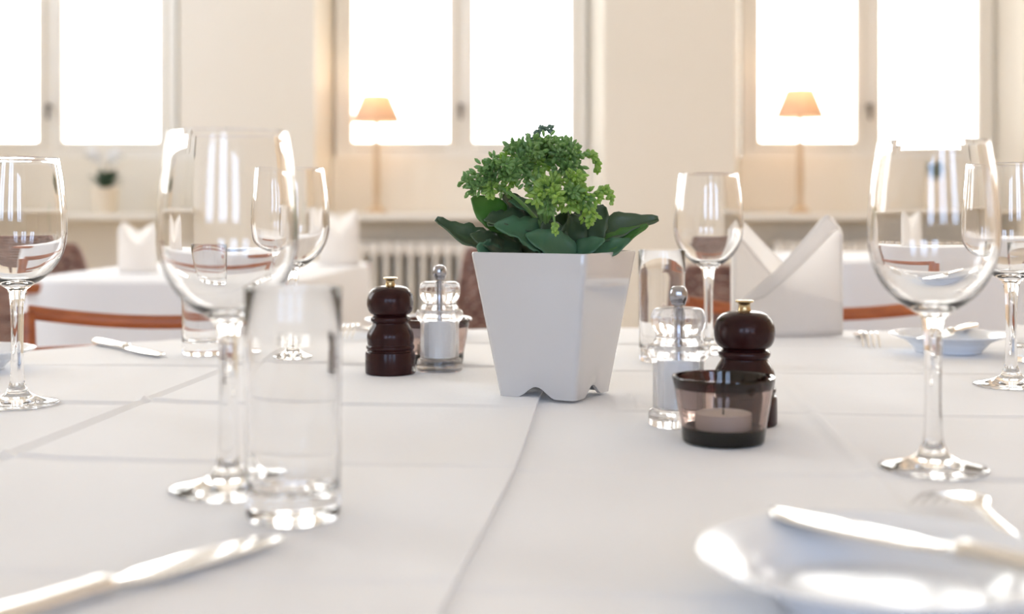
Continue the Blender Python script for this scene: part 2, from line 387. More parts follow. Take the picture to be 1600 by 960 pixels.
# potted plants on the sills
def blade_leaf(bm, base, tip, width, lift, k=8):
    base, tip = Vector(base), Vector(tip); mid = (base+tip)/2+Vector((0, 0, lift)); pts = bez(base, mid, tip, k)
    d = (tip-base); side = Vector((-d.y, d.x, 0)); side = side.normalized() if side.length > 1e-5 else Vector((1, 0, 0))
    L = []
    for i, p in enumerate(pts):
        w = width*math.sin(PI*(0.08+0.92*i/k))**.8 if i < k else 0.001
        L.append([bm.verts.new(p-side*w), bm.verts.new(p-Vector((0, 0, w*.2))), bm.verts.new(p+side*w)])
    for a, b in zip(L, L[1:]):
        for j in range(2): bm.faces.new((a[j], a[j+1], b[j+1], b[j]))
def thicken(o, th):
    s = o.modifiers.new('thickness', 'SOLIDIFY'); s.thickness = th; s.offset = 0
    return o
def sill_plant(label, x, flowers, pr, ph, lz):
    t = thing('potted_plant', label, 'plant', (x, 7.03, .89))
    lathe_obj('pot', [(0, 0), (pr*.78, 0), (pr, ph), (pr*.93, ph), (pr*.90, ph-.012), (0, ph-.012)], M['cream_pot'], t, 32)
    for k in range(18):
        a = 2*PI*k/18+random.uniform(-.2, .2); r = random.uniform(.08, .12)
        bm = bmesh.new(); blade_leaf(bm, (0, 0, ph-.02), (r*math.cos(a), r*math.sin(a)*.7, ph+lz*random.uniform(.15, 1)), .026, .05)
        thicken(obj('leaf', fixn(bm), M['darkleaf'], t), .002)
    if flowers:
        for sdir in (-1, 1):
            bm = bmesh.new(); pts = bez((0, 0, ph-.01), (.01*sdir, 0, ph+.22), (.11*sdir, -.01, ph+.17), 10); tube(bm, pts, .0025, 6); obj('flower_stem', fixn(bm), M['darkleaf'], t)
            for k in range(4):
                p = pts[5+k] if 5+k < 11 else pts[-1]; bm = bmesh.new()
                for q in range(5):
                    a = 2*PI*q/5+.3
                    blade_leaf(bm, (p.x, p.y-.006, p.z), (p.x+.042*math.cos(a), p.y-.014, p.z+.042*math.sin(a)), .020, .0, 5)
                thicken(obj('flower', fixn(bm), M['petal'], t), .001)
    return t
sill_plant('orchid with white flowers and dark leaves in a cream pot on the left window sill', -2.235, True, .075, .14, .10)
sill_plant('small dark green plant in a cream pot on the right window sill', 2.33, False, .085, .19, .10)

# ------------------------------------------------------------------ main table and its linen
TH = math.radians(5.1); cT, sT = math.cos(TH), math.sin(TH)
def uv2xy(u, v): return (u*cT+v*sT, -u*sT+v*cT)
def xy2uv(x, y): return (x*cT-y*sT, x*sT+y*cT)
V_F = [0.600, 0.874, 1.140, 1.424, 1.70]; U_F = [0.162, 0.51, -0.4410]
def ground(u, v):
    z = .0006*math.sin(u*9+1)*math.sin(v*7+.5)+.0004*math.sin(u*21+v*5)
    for q in V_F:
        d = v-q; z += .0024*math.exp(-(d/.005)**2)*(.6+.4*math.sin(u*6+q*20)) - .0008*math.exp(-((d+.012)/.010)**2)
    for q in U_F:
        d = u-q; z += (.0024*math.exp(-(d/.005)**2)*(.6+.4*math.sin(v*6+q*10)) if q > -.4 else .0050*math.exp(-(d/.0045)**2))
    return z
VC, AR, UL, UR = 0.98, 0.95, 0.0, 0.90
def lim(v):
    s = .95 if v > VC else .66
    h = AR*math.sqrt(max(0, 1-((v-VC)/s)**2)); return UL-h, UR+h
BASEZ = TZ-.0028
def tablecloth():
    vs = [VC-.66*math.cos(i/40*PI/2) for i in range(41)]+[VC+.95*math.sin(i/70*PI/2) for i in range(1, 71)]
    for q in V_F: vs += [q+k*.0035 for k in range(-6, 7)]
    vs = sorted(set(round(v, 5) for v in vs))
    us = [-.95+i*.02 for i in range(int(2.8/.02)+1)]
    for q in U_F: us += [q+k*.0035 for k in range(-5, 6)]
    us = sorted(set(round(u, 5) for u in us))
    bm = bmesh.new(); grid = []
    for v in vs:
        a, b = lim(v); row = []
        for u in us:
            uu = min(max(u, a), b); x, y = uv2xy(uu, v); row.append(bm.verts.new((x, y, BASEZ+ground(uu, v))))
        grid.append(row)
    for r0, r1 in zip(grid, grid[1:]):
        for j in range(len(us)-1):
            bm.faces.new((r0[j], r0[j+1], r1[j+1], r1[j]))
    bmesh.ops.remove_doubles(bm, verts=bm.verts, dist=.0008)
    bmesh.ops.dissolve_degenerate(bm, edges=bm.edges, dist=.0003)
    be = [e for e in bm.edges if len(e.link_faces) == 1]
    cx, cy = uv2xy(.45, .95)
    for lev, (dz, dr) in enumerate([(.004, .006), (.014, .010), (.08, .016), (.26, .03)]):
        r = bmesh.ops.extrude_edge_only(bm, edges=be)
        nv = [g for g in r['geom'] if isinstance(g, bmesh.types.BMVert)]
        be = [g for g in r['geom'] if isinstance(g, bmesh.types.BMEdge) and len(g.link_faces) == 1]
        for q in nv:
            d = Vector((q.co.x-cx, q.co.y-cy, 0)); ang = math.atan2(d.y, d.x); d.normalize()
            pz = [0, .004, .014, .08, .26]; prr = [0, .006, .010, .016, .03]
            w = (1+.5*math.sin(ang*34)) if lev >= 2 else 1
            q.co += d*(prr[lev+1]-prr[lev])*w; q.co.z -= pz[lev+1]-pz[lev]
    bmesh.ops.recalc_face_normals(bm, faces=bm.faces)
    return obj('tablecloth', bm, M['cloth'])
tag(tablecloth(), 'large white tablecloth with ironed folds covering the foreground table', 'tablecloth')
# overlay cloth lying on top: its right hem is the line running under the plant pot
def topper():
    bm = bmesh.new(); u0, u1, v0, v1 = -.43, -.078, .38, 1.66
    vs = sorted(set([round(v0+i*(v1-v0)/60, 5) for i in range(61)]+[round(q+k*.0035, 5) for q in V_F for k in range(-6, 7) if v0 < q+k*.0035 < v1]))
    us = [u0+i*(u1-u0)/26 for i in range(27)]
    top = []
    for v in vs:
        row = []
        for u in us:
            uu = u+.0025*math.sin(v*9)*(1 if u > -.25 else .6); x, y = uv2xy(uu, v)
            e = min(abs(u-u0), abs(u-u1)); hem = .0010 if e < .016 else 0
            row.append(bm.verts.new((x, y, BASEZ+.0026+hem+ground(uu, v))))
        top.append(row)
    for r0, r1 in zip(top, top[1:]):
        for j in range(len(us)-1): bm.faces.new((r0[j], r0[j+1], r1[j+1], r1[j]))
    be = [e for e in bm.edges if len(e.link_faces) == 1]
    r = bmesh.ops.extrude_edge_only(bm, edges=be)
    for g in r['geom']:
        if isinstance(g, bmesh.types.BMVert): g.co.z -= .0034
    fixn(bm)
    return obj('overlay_cloth', bm, M['cloth'])
tag(topper(), 'white overlay cloth with hemmed edges, lying lengthwise on the foreground tablecloth under the left glasses', 'cloth')
t = thing('dining_table', 'foreground dining table hidden under the large white tablecloth', 'table')
bm = bmesh.new(); pl = []
for i in range(72):
    a = 2*PI*i/72; v = VC+(.945 if math.sin(a) > 0 else .655)*math.sin(a); u = (UR if math.cos(a) > 0 else UL)+.945*math.cos(a); pl.append(uv2xy(u, v))
prism(bm, pl, BASEZ-.036, BASEZ-.004); obj('tabletop', fixn(bm), M['wood'], t, smooth=False)
for u, v in ((-.45, .62), (1.3, .62), (-.45, 1.5), (1.3, 1.5)):
    x, y = uv2xy(u, v); bm = bmesh.new(); box(bm, x-.035, x+.035, y-.035, y+.035, 0, BASEZ-.036, .004); obj('leg', fixn(bm), M['wood'], t)
def surf(x, y, r=.03):
    u, v = xy2uv(x, y); best = -1
    for du in (-r, 0, r):
        for dv in (-r, 0, r):
            z = BASEZ+ground(u+du, v+dv)
            if -.432 < u+du < -.076 and .38 < v+dv < 1.66: z += .0027
            best = max(best, z)
    return best+.0001
def W3(px, py, d): return Vector(((px-800)*d/FPX, d, CAMZ-(py-328)*d/FPX))

# ------------------------------------------------------------------ wine glasses
def make_wine_glass(label):
    t = thing('wine_glass', label, 'wine glass', group='stemmed wine glasses on the foreground table')
    foot = [(0, .0006), (.020, .0004), (.034, 0)]+spline([(.0358, .0003), (.0362, .0012), (.0350, .0024), (.026, .0044), (.0165, .0072), (.0105, .0115), (.0078, .0165), (.0066, .0200)], 5)
    stem = spline([(.0066, .0200), (.0058, .030), (.0054, .050), (.0055, .070), (.0061, .088), (.0072, .0985), (.0088, .1045)], 5)
    outer = spline([(.0088, .1045), (.0135, .1080), (.0225, .1140), (.0325, .1240), (.0395, .1370), (.0428, .1510), (.0433, .1620), (.0424, .1800), (.0402, .2000), (.0374, .2180), (.0366, .2230)], 6)
    inner = spline([(.0354, .2230), (.0363, .2180), (.0391, .2000), (.0413, .1800), (.0421, .1620), (.0416, .1512), (.0382, .1382), (.0310, .1262), (.0210, .1170), (.0110, .1122), (0, .1108)], 6)
    bowl = outer+[(.0363, .2238), (.0357, .2238)]+inner
    for nm, pr in (('foot', foot), ('stem', stem), ('bowl', bowl)):
        bm = bmesh.new(); lathe(bm, pr, 72); obj(nm, bm, M['glass'], t)
    return t
wg = [(357, .80, 'large empty wine glass in the left foreground, beside the tall tumbler'),
      (1458, .873, 'large empty wine glass in the right foreground, before the far right plate'),
      (27, 1.16, 'empty wine glass cut by the left photo edge, before the wicker armchair'),
      (457, 1.50, 'empty wine glass farther back, partly hidden by the large glass in the left foreground'),
      (1107, 1.60, 'empty wine glass behind the right salt mill, beside the large folded napkin'),
      (1580, 1.287, 'empty wine glass near the right edge of the photo, right of the far plate')]
g0 = make_wine_glass(wg[0][2])
for i, (px, d, lb) in enumerate(wg):
    x = (px-800)*d/FPX; o = g0 if i == 0 else dup(g0, (0, 0, 0), 0, lb)
    o.location = (x, d, surf(x, d))
# tumblers
def make_tumbler(label):
    t = thing('tumbler', label, 'glass', group='straight water tumblers on the foreground table')
    bm = bmesh.new(); lathe(bm, [(0, .0018), (.016, .0016), (.0215, 0)]+spline([(.0240, .0004), (.0258, .0020), (.0264, .0050), (.0265, .010), (.0265, .016)], 4), 72); obj('base', bm, M['glass'], t)
    bm = bmesh.new(); lathe(bm, [(.0265, .016), (.0267, .05), (.0271, .10), (.0274, .1303), (.0271, .1310), (.0263, .1310), (.0260, .1303), (.0257, .10), (.0252, .05), (.0247, .024)]+spline([(.0247, .024), (.0240, .0195), (.0215, .0165), (.014, .0152), (0, .0150)], 4)[1:], 72); obj('wall', bm, M['glass'], t)
    return t
tb = [(458, .725, 'tall straight water tumbler in the left foreground, beside the large wine glass'),
      (319, 1.57, 'water tumbler at the far side of the table, seen through the large left wine glass'),
      (1034, 1.50, 'water tumbler right of the plant pot, behind the salt mill'),
      (1612, 1.50, 'water tumbler cut by the right edge of the photo')]
t0 = make_tumbler(tb[0][2])
for i, (px, d, lb) in enumerate(tb):
    x = (px-800)*d/FPX; o = t0 if i == 0 else dup(t0, (0, 0, 0), 0, lb); o.location = (x, d, surf(x, d))

# ------------------------------------------------------------------ mills and candle glasses
def make_pepper(label):
    t = thing('pepper_mill', label, 'pepper mill', group='brown pepper mills')
    lathe_obj('base', [(0, 0), (.0255, 0), (.0266, .0012), (.0268, .006), (.0266, .0215), (.0260, .0235), (.0246, .0242), (.0243, .0252), (.0252, .0264)]
              + spline([(.0252, .0264), (.0258, .0285), (.0250, .0305), (.0243, .0312), (.0247, .0340), (.0250, .0390), (.0240, .0440), (.0215, .0490), (.0193, .0525), (.0188, .0540)], 4)
              + [(.0202, .0552), (.0212, .0570), (.0212, .0592), (.0202, .0606), (.0190, .0612), (0, .0612)], M['mill'], t, 56)
    lathe_obj('head', [(0, .0613)]+spline([(.0176, .0613), (.0182, .0625), (.0215, .0645), (.0240, .0690), (.0250, .0750), (.0243, .0815), (.0215, .0875), (.0165, .0915), (.0095, .0932), (0, .0936)], 5), M['mill'], t, 56)
    lathe_obj('knob', [(0, .0930), (.0050, .0930), (.0056, .0936), (.0050, .0955), (.0048, .0985), (.0056, .0998), (.0074, .1004), (.0077, .1012), (.0072, .1022), (0, .1026)], M['brass'], t, 32)
    return t
pp = make_pepper('dark brown wooden pepper mill with brass knob, left of the plant pot'); pp.location = ((610-800)*1.363/FPX, 1.363, surf(-.13, 1.363))
dup(pp, ((1163-800)*1.056/FPX, 1.056, surf(.19, 1.056)), .8, 'dark brown wooden pepper mill with brass knob, behind the front smoked candle glass')
def make_salt(label):
    t = thing('salt_mill', label, 'salt mill', group='clear salt mills')
    # clear lower body, hollow for the salt
    lathe_obj('body', [(0, .0004), (.0232, 0), (.0247, .0012), (.0247, .0100), (.0236, .0125), (.0216, .0135), (.0210, .0150), (.0210, .0500), (.0216, .0530), (.0246, .0565), (.0258, .0600), (.0254, .0640), (.0236, .0660), (.0178, .0660),
                       (.0178, .0600), (.0178, .0150), (.0165, .0135), (0, .0135)], M['acrylic'], t, 56)
    lathe_obj('salt_fill', [(0, .0140), (.0160, .0140), (.0172, .0155), (.0172, .0545), (.0150, .0565), (0, .0575)], M['salt'], t, 40)
    lathe_obj('head', [(0, .0664), (.0196, .0664), (.0206, .0672), (.0204, .0690), (.0186, .0715)]+spline([(.0186, .0715), (.0182, .0735), (.0190, .0765), (.0212, .0800), (.0224, .0850), (.0222, .0900), (.0205, .0945), (.0170, .0965)], 4)+[(.0040, .0968), (.0040, .0700), (0, .0700)], M['acrylic'], t, 56)
    lathe_obj('rod', [(0, .0580), (.0024, .0582), (.0024, .0705), (.0034, .0712), (.0034, .0990), (0, .0990)], M['rodsteel'], t, 24)
    lathe_obj('knob', [(0, .0985), (.0052, .0985), (.0060, .0995)]+spline([(.0060, .0995), (.0062, .1010), (.0072, .1035), (.0076, .1065), (.0070, .1105), (.0048, .1135), (0, .1146)], 4), M['rodsteel'], t, 32)
    return t
sl = make_salt('clear acrylic salt mill with steel knob, left of the plant pot beside the pepper mill'); sl.location = ((687-800)*1.388/FPX, 1.388, surf(-.078, 1.388))
dup(sl, ((1060-800)*1.052/FPX, 1.052, surf(.137, 1.052)), .5, 'clear acrylic salt mill with steel knob, right of the plant pot behind the candle glass')
def make_votive(label):
    t = thing('candle_glass', label, 'candle holder', group='smoked brown candle glasses')
    lathe_obj('wall', [(.0288, .0118), (.0322, .0118), (.0350, .0280), (.0371, .0418), (.0346, .0418), (.0326, .0280), (.0298, .0125), (.0288, .0118)], M['smoked'], t, 64)
    lathe_obj('base', [(0, .0015), (.020, .0010), (.0290, 0)]+spline([(.0300, .0004), (.0310, .0020), (.0316, .0060), (.0322, .0117)], 3)+[(.0280, .0117), (.0262, .0105), (0, .0100)], M['smoked_dark'], t, 64)
    lathe_obj('rim', [(.0340, .0419), (.0372, .0419), (.0388, .0492), (.0384, .0502), (.0366, .0502), (.0352, .0490), (.0340, .0419)], M['smoked_dark'], t, 64)
    c = lathe_obj('tealight', [(0, .0102), (.0205, .0102), (.0212, .0110), (.0212, .0225), (.0204, .0228), (.0200, .0212), (0, .0208)], M['wax'], t, 40)
    lathe_obj('wick', [(0, .0206), (.0007, .0206), (.0006, .0255), (0, .0257)], M['wick'], c, 8)
    return t
vt = make_votive('smoked brown glass candle holder with a white tealight, in front of the right mills'); vt.location = (.161, .975, surf(.161, .975))
dup(vt, ((681-800)*1.455/FPX, 1.455, surf(-.087, 1.455)), .7, 'smoked brown candle glass half hidden behind the left pepper and salt mills')

# ------------------------------------------------------------------ plant pot with the kalanchoe
PX, PY, PTH, SB, ST, PH = .04107, 1.2227, .4921, .0795, .1199, .1356
PZ = surf(PX, PY, .04)
plant = thing('potted_plant', 'budding green succulent in a square tapered glossy white pot, at the centre of the table', 'plant', (PX, PY, PZ))
def square_ring(side, z, rc, k=4):
    out = []; h = side/2
    for q in range(4):
        a0 = q*PI/2; cxx = (h-rc)*(1 if q in (0, 3) else -1); cyy = (h-rc)*(1 if q in (0, 1) else -1)
        for j in range(k+1):
            a = a0+PI/2*j/k; out.append(Vector((cxx+rc*math.cos(a), cyy+rc*math.sin(a), z)))
    return out
def pot_mesh():
    """square tapering pot, its foot cut by a low arch on each side"""
    bm = bmesh.new(); rot = Matrix.Rotation(-PTH, 4, 'Z'); NS = 24; th = .0035
    def ring(side, zf, rc):
        h = side/2; pts = []
        for q in range(4):
            R = Matrix.Rotation(q*PI/2, 4, 'Z')
            for j in range(NS):
                s = -1+2*j/NS; x = s*(h-rc)
                pts.append(R @ Vector((x, -h, zf(x))))
            for j in range(4):
                a = -PI/2+PI/2*j/4; pts.append(R @ Vector((h-rc+rc*math.cos(a), -h+rc+rc*math.sin(a), zf(h))))
        return [bm.verts.new(rot @ p) for p in pts]
    def arch(x):
        a = abs(x-.0)/.017
        return .0105*(1-a*a)**.5*1.0+.0 if a < 1 and (1-a*a) > 0 else 0
    def arch2(x):
        a = min(abs(x)/.021, 1); return .0105*(.5+.5*math.cos(PI*a))
    side = lambda z: SB+(ST-SB)*z/PH
    prof = [(0, None)]
    rings = []
    rings.append(ring(side(0)-2*th, arch2, .0025))
    rings.append(ring(side(0), arch2, .005))
    for z in (.014, .03, .06, .10, PH-.002): rings.append(ring(side(z), (lambda zz: (lambda x: zz))(z), .005))
    rings.append(ring(side(PH)-.002, lambda x: PH, .005)); rings.append(ring(side(PH)-2*th+.001, lambda x: PH, .004)); rings.append(ring(side(PH)-2*th, lambda x: PH-.002, .004))
    for z in (.10, .06, .016): rings.append(ring(side(z)-2*th, (lambda zz: (lambda x: zz))(z), .004))
    for a, b in zip(rings, rings[1:]):
        k = len(a)
        for i in range(k): bm.faces.new((a[i], a[(i+1) % k], b[(i+1) % k], b[i]))
    k = len(rings[0]); a, b = rings[-1], rings[0]
    bm.faces.new(a[::-1])                                    # inner floor
    in2 = ring(side(.014)-2*th, lambda x: .0135, .0025)
    for i in range(k): bm.faces.new((in2[i], in2[(i+1) % k], b[(i+1) % k], b[i]))
    bm.faces.new(in2)
    return fixn(bm)
obj('pot', pot_mesh(), M['pot'], plant)
bm = bmesh.new(); R_ = Matrix.Rotation(-PTH, 3, 'Z')
sv = [R_ @ p for p in square_ring(ST-.0095, PH-.010, .004)]; sv2 = [R_ @ p for p in square_ring(ST-.012, PH-.02, .004)]
a = [bm.verts.new(p) for p in sv]; b = [bm.verts.new(p) for p in sv2]
bm.faces.new(a); bm.faces.new(b[::-1])
for i in range(len(a)): bm.faces.new((b[i], b[(i+1) % len(a)], a[(i+1) % len(a)], a[i]))
obj('soil', fixn(bm), M['soil'], plant)
def PL(px, py, dd=0.0):
    """photo point at the plant's depth (dd metres nearer or farther), in the plant's own space"""
    return W3(px, py, PY+dd)-Vector((PX, PY, PZ))
def leaf(base, ctrl, tip, width, normal, m, cup=.25, fold=0.0, wav=0.0, kind='ovate'):
    pts = bez(base, ctrl, tip, 20); nrm = Vector(normal).normalized(); bm = bmesh.new(); rows = []; K = 6
    for i, p in enumerate(pts):
        t_ = i/20; tg = (pts[min(i+1, 20)]-pts[max(i-1, 0)]).normalized()
        sd = tg.cross(nrm).normalized(); up = sd.cross(tg).normalized()
        if kind == 'ovate': w = width*(math.sin(PI*min(1, (t_*.94+.05))**.8))**.7 if t_ < 1 else width*.10
        else: w = width*(math.sin(PI*(t_*.95+.04))**.9) if t_ < 1 else .0008
        if kind == 'ovate' and t_ > .93: w = max(w, width*.2*(1-t_)/.07)
        w *= 1+(wav+.025)*math.sin(i*1.9+base.x*900)
        row = []
        for j in range(-K//2, K//2+1):
            s = j/(K/2); row.append(bm.verts.new(p+sd*w*s*(1-fold*abs(s)*.3)+up*(cup*w*s*s+fold*w*abs(s)+.10*width*s*s*math.sin(i*.9+s*2+base.z*700))))
        rows.append(row)
    for a_, b_ in zip(rows, rows[1:]):
        for j in range(K): bm.faces.new((a_[j], a_[j+1], b_[j+1], b_[j]))
    o = obj('leaf', fixn(bm), m, plant)
    return thicken(o, .0014)
# broad leaves (photo pixel, depth) : base, bend, tip, half width, normal, material
LV = [
 ((815, 392, -.01), (735, 392, -.03), (681, 342, -.03), .0165, (.2, -.75, .75), 'leaf_b', .25, .25, .07, 'ovate'),
 ((800, 400, .0), (765, 380, -.05), (735, 368, -.05), .013, (-.1, -.8, .6), 'leaf_b', .2, .1, .0, 'ovate'),
 ((790, 402, -.02), (755, 395, -.07), (748, 380, -.06), .012, (-.2, -.9, .5), 'leaf_a', .2, .1, .0, 'ovate'),
 ((850, 402, -.04), (842, 360, -.10), (772, 352, -.07), .020, (-.15, -.75, .75), 'leaf_a', .15, .1, .08, 'ovate'),
 ((898, 402, -.07), (865, 380, -.09), (821, 368, -.08), .0150, (-.1, -.85, .45), 'leaf_a', .2, .0, .0, 'ovate'),
 ((855, 372, -.02), (800, 345, -.06), (757, 345, -.05), .017, (.1, -.65, .85), 'leaf_b', .2, .25, .1, 'ovate'),
 ((860, 350, -.01), (810, 345, -.02), (762, 352, -.05), .013, (.1, -.8, .7), 'leaf_b', .2, .2, .1, 'ovate'),
 ((800, 350, .0), (765, 335, -.03), (738, 308, -.03), .0165, (-.25, -.9, .35), 'leaf_c', .15, .1, .0, 'ovate'),
 ((815, 345, .01), (800, 318, -.01), (785, 306, -.01), .013, (.1, -.8, .5), 'leaf_b', .15, .1, .0, 'ovate'),
 ((862, 355, .0), (830, 325, -.02), (795, 315, -.02), .012, (.0, -.7, .7), 'leaf_a', .2, .2, .0, 'ovate'),
 ((880, 395, -.03), (900, 360, -.05), (890, 335, -.04), .016, (.2, -.9, .3), 'leaf_b', .2, .2, .0, 'ovate'),
 ((890, 390, -.02), (925, 350, -.03), (945, 322, -.01), .020, (.3, -.8, .5), 'leaf_b', .2, .2, .05, 'ovate'),
 ((895, 398, -.01), (950, 360, -.02), (1029, 343, .0), .019, (-.15, -.75, .8), 'leaf_b', .2, .3, .03, 'ovate'),
 ((905, 400, -.03), (965, 385, -.05), (1012, 352, -.03), .013, (-.3, -.75, .8), 'leaf_c', .2, .2, .03, 'ovate'),
 ((905, 402, -.05), (950, 396, -.07), (985, 374, -.05), .012, (-.3, -.8, .6), 'leaf_a', .2, .1, .0, 'ovate'),
 ((890, 404, -.05), (915, 388, -.08), (945, 375, -.07), .011, (-.2, -.85, .5), 'leaf_a', .2, .1, .0, 'ovate'),
 ((860, 404, -.03), (865, 370, -.05), (850, 345, -.04), .018, (0, -.9, .4), 'leaf_b', .2, .1, .0, 'ovate'),
 ((900, 400, .02), (925, 380, .03), (965, 360, .05), .016, (-.1, -.6, .8), 'leaf_b', .2, .2, .0, 'ovate'),
 ((820, 400, .02), (785, 375, .03), (770, 360, .05), .018, (.1, -.6, .8), 'leaf_b', .2, .2, .0, 'ovate'),
 ((870, 400, .03), (880, 360, .05), (885, 330, .05), .020, (0, -.9, .4), 'leaf_b', .2, .2, .0, 'ovate'),
 ((845, 400, .03), (825, 370, .05), (825, 335, .06), .020, (0, -.9, .4), 'leaf_b', .2, .2, .0, 'ovate'),
]
for a_, b_, c_, w, nr, mk, cup, fold, wav, kd in LV:
    a_, b_, c_ = [(q[0], q[1], q[2]*.45+(.012 if q is not c_ else .0)) for q in (a_, b_, c_)]
    leaf(PL(*a_), PL(*b_), PL(*c_), w, nr, M[mk], cup, fold, wav, kd)
# flower stems and their bud clusters
def bud(bm, p, d, ln, r):
    d = d.normalized(); a = Vector((0, 0, 1)) if abs(d.z) < .9 else Vector((1, 0, 0)); s = d.cross(a).normalized(); u = s.cross(d)
    rings = []
    for t_, rr in ((0, .45), (.35, .95), (.7, .9)):
        rings.append([bm.verts.new(p+d*ln*t_+(s*math.cos(2*PI*k/5)+u*math.sin(2*PI*k/5))*r*rr) for k in range(5)])
    tip = bm.verts.new(p+d*ln)
    for x, y in zip(rings, rings[1:]):
        for k in range(5): bm.faces.new((x[k], x[(k+1) % 5], y[(k+1) % 5], y[k]))
    for k in range(5): bm.faces.new((rings[-1][k], rings[-1][(k+1) % 5], tip))
    bm.faces.new(rings[0][::-1])
rb = random.Random(11)
def sprig(p0, p1, p2, mk, nb=16, spread=.006, start=.25, bl=.0066):
    p0, p1, p2 = PL(*p0), PL(*p1), PL(*p2); pts = bez(p0, p1, p2, 12)
    bm = bmesh.new(); tube(bm, pts, [.0013-.0007*i/12 for i in range(13)], 6); st = obj('flower_stem', fixn(bm), M['bud_a'] if mk != 'bud_c' else M['bud_c'], plant)
    bm = bmesh.new()
    for k in range(nb):
        t_ = start+(1-start)*(k+.5)/nb; i = min(11, int(t_*12)); f = t_*12-i; p = pts[i].lerp(pts[i+1], f); tg = (pts[i+1]-pts[i]).normalized()
        a = Vector((0, 0, 1)); s = tg.cross(a); s = s.normalized() if s.length > .05 else Vector((1, 0, 0)); u = s.cross(tg).normalized()
        for q in range(2):
            ang = (k*2.4+q*PI+rb.uniform(-.5, .5)); d = tg*rb.uniform(.5, 1.0)+(s*math.cos(ang)+u*math.sin(ang))*rb.uniform(.7, 1.1)
            off = d.normalized()*rb.uniform(0, spread); bud(bm, p+off, d, bl*rb.uniform(.8, 1.25), .0019*rb.uniform(.8, 1.2))
    d = pts[-1]-pts[-2]; bud(bm, pts[-1], d, bl, .0013)
    o = obj('buds', fixn(bm), M[mk], st); o['kind'] = 'stuff'
J0 = (850, 360, -.01)
SP = []
# main stems rise from the rosette to these forks, sprigs fan out of each fork
forks = {'L': (775, 290, -.03), 'CL': (815, 262, -.02), 'C': (840, 250, 0), 'CR': (880, 265, -.01), 'R': (885, 300, -.05), 'F': (860, 300, -.06), 'B': (850, 240, .03)}
fans = {
 'L': [(726, 285), (735, 298), (745, 275), (757, 262), (770, 252), (790, 258), (765, 300), (788, 300), (752, 290), (800, 275)],
 'CL': [(790, 245), (798, 230), (812, 228), (828, 226), (840, 238), (805, 262), (830, 270), (795, 290), (822, 285)],
 'C': [(835, 222), (848, 222), (860, 220), (872, 225), (858, 240), (828, 250), (868, 255), (842, 275), (850, 262)],
 'CR': [(880, 222), (892, 228), (903, 236), (898, 250), (905, 260), (888, 275), (870, 240), (860, 290), (893, 265)],
 'F': [(830, 300), (838, 312), (850, 305), (862, 318), (845, 290), (872, 310), (868, 282), (880, 322), (856, 328), (832, 288)],
 'R': [(905, 288), (912, 302), (920, 318), (925, 335), (918, 345), (900, 318), (890, 325), (902, 275), (895, 300), (935, 308)],
 'B': [(820, 235), (880, 235), (850, 228), (865, 245), (838, 248)],
}
for k_, fp in forks.items():
    bm = bmesh.new(); a_ = PL(*J0); b_ = PL(*fp); c_ = a_.lerp(b_, .5)+Vector((0, 0, .012)); tube(bm, bez(a_, c_, b_, 8), [.0022-.0008*i/8 for i in range(9)], 7); obj('flower_stalk', fixn(bm), M['bud_a'], plant)
    for (x, y) in fans[k_]:
        dd = fp[2]+rb.uniform(-.028, .028); mid = ((fp[0]+x)/2+rb.uniform(-4, 4), min(fp[1], y)-rb.uniform(0, 8), (fp[2]+dd)/2)
        mk = 'bud_b' if k_ in ('F', 'R') and rb.random() < .75 else ('bud_b' if rb.random() < .18 else 'bud_a')
        sprig((fp[0], fp[1], fp[2]), mid, (x, y, dd), mk, nb=14, start=.15)
# the curled arms that stick out of the cluster
sprig((900, 250, -.02), (932, 226, -.03), (933, 266, -.02), 'bud_b', 18, .001, .15, .0052)
sprig((920, 310, -.05), (952, 282, -.06), (956, 314, -.05), 'bud_b', 16, .001, .15, .0052)
sprig((765, 285, -.04), (735, 300, -.05), (727, 278, -.05), 'bud_a', 12, .001, .2, .0052)
sprig((838, 225, .0), (834, 195, .0), (860, 203, .0), 'bud_c', 12, .001, .1, .0048)
sprig((830, 232, .01), (828, 215, .0), (826, 214, .0), 'bud_c', 4, .001, .2, .005)
sprig((858, 300, -.05), (868, 350, -.08), (868, 362, -.08), 'bud_b', 5, .001, .6, .005)
sprig((915, 320, -.06), (928, 330, -.07), (921, 350, -.07), 'bud_b', 10, .003, .2, .0055)

# ------------------------------------------------------------------ plates and cutlery
def make_plate(label):
    t = thing('side_plate', label, 'plate', group='white china side plates')
    lathe_obj('dish', [(0, .0028), (.036, .0028), (.0375, 0), (.0415, 0), (.0425, .0025)]+spline([(.0425, .0025), (.0480, .0080), (.0530, .0125), (.0620, .0165), (.0735, .0205)], 5)
              + [(.0752, .0214), (.0755, .0224), (.0745, .0228)]+spline([(.0745, .0228), (.0620, .0190), (.0530, .0150), (.0470, .0105), (.0425, .0070), (.036, .0058), (0, .0055)], 5), M['china'], t, 80)
    return t
PLATES = [((.1656, .575), 1.09, 'white china plate in the near right corner, a knife lying across it'),
          ((.5436, 1.594), .95, 'white china plate at the far right, a knife across it, behind a glass stem'),
          ((-.133, 1.815), 1.0, 'white china plate at the far side, half hidden behind the left mills'),
          ((-.608, 1.42), 1.0, 'white china plate cut by the left edge of the photo')]
p0 = make_plate(PLATES[0][2]); p0.name = 'side_plate'
for i, ((x, y), s, lb) in enumerate(PLATES):
    o = p0 if i == 0 else dup(p0, (0, 0, 0), 0, lb); o.location = (x, y, surf(x, y, .045)+.0006); o.scale = (s, s, 1)
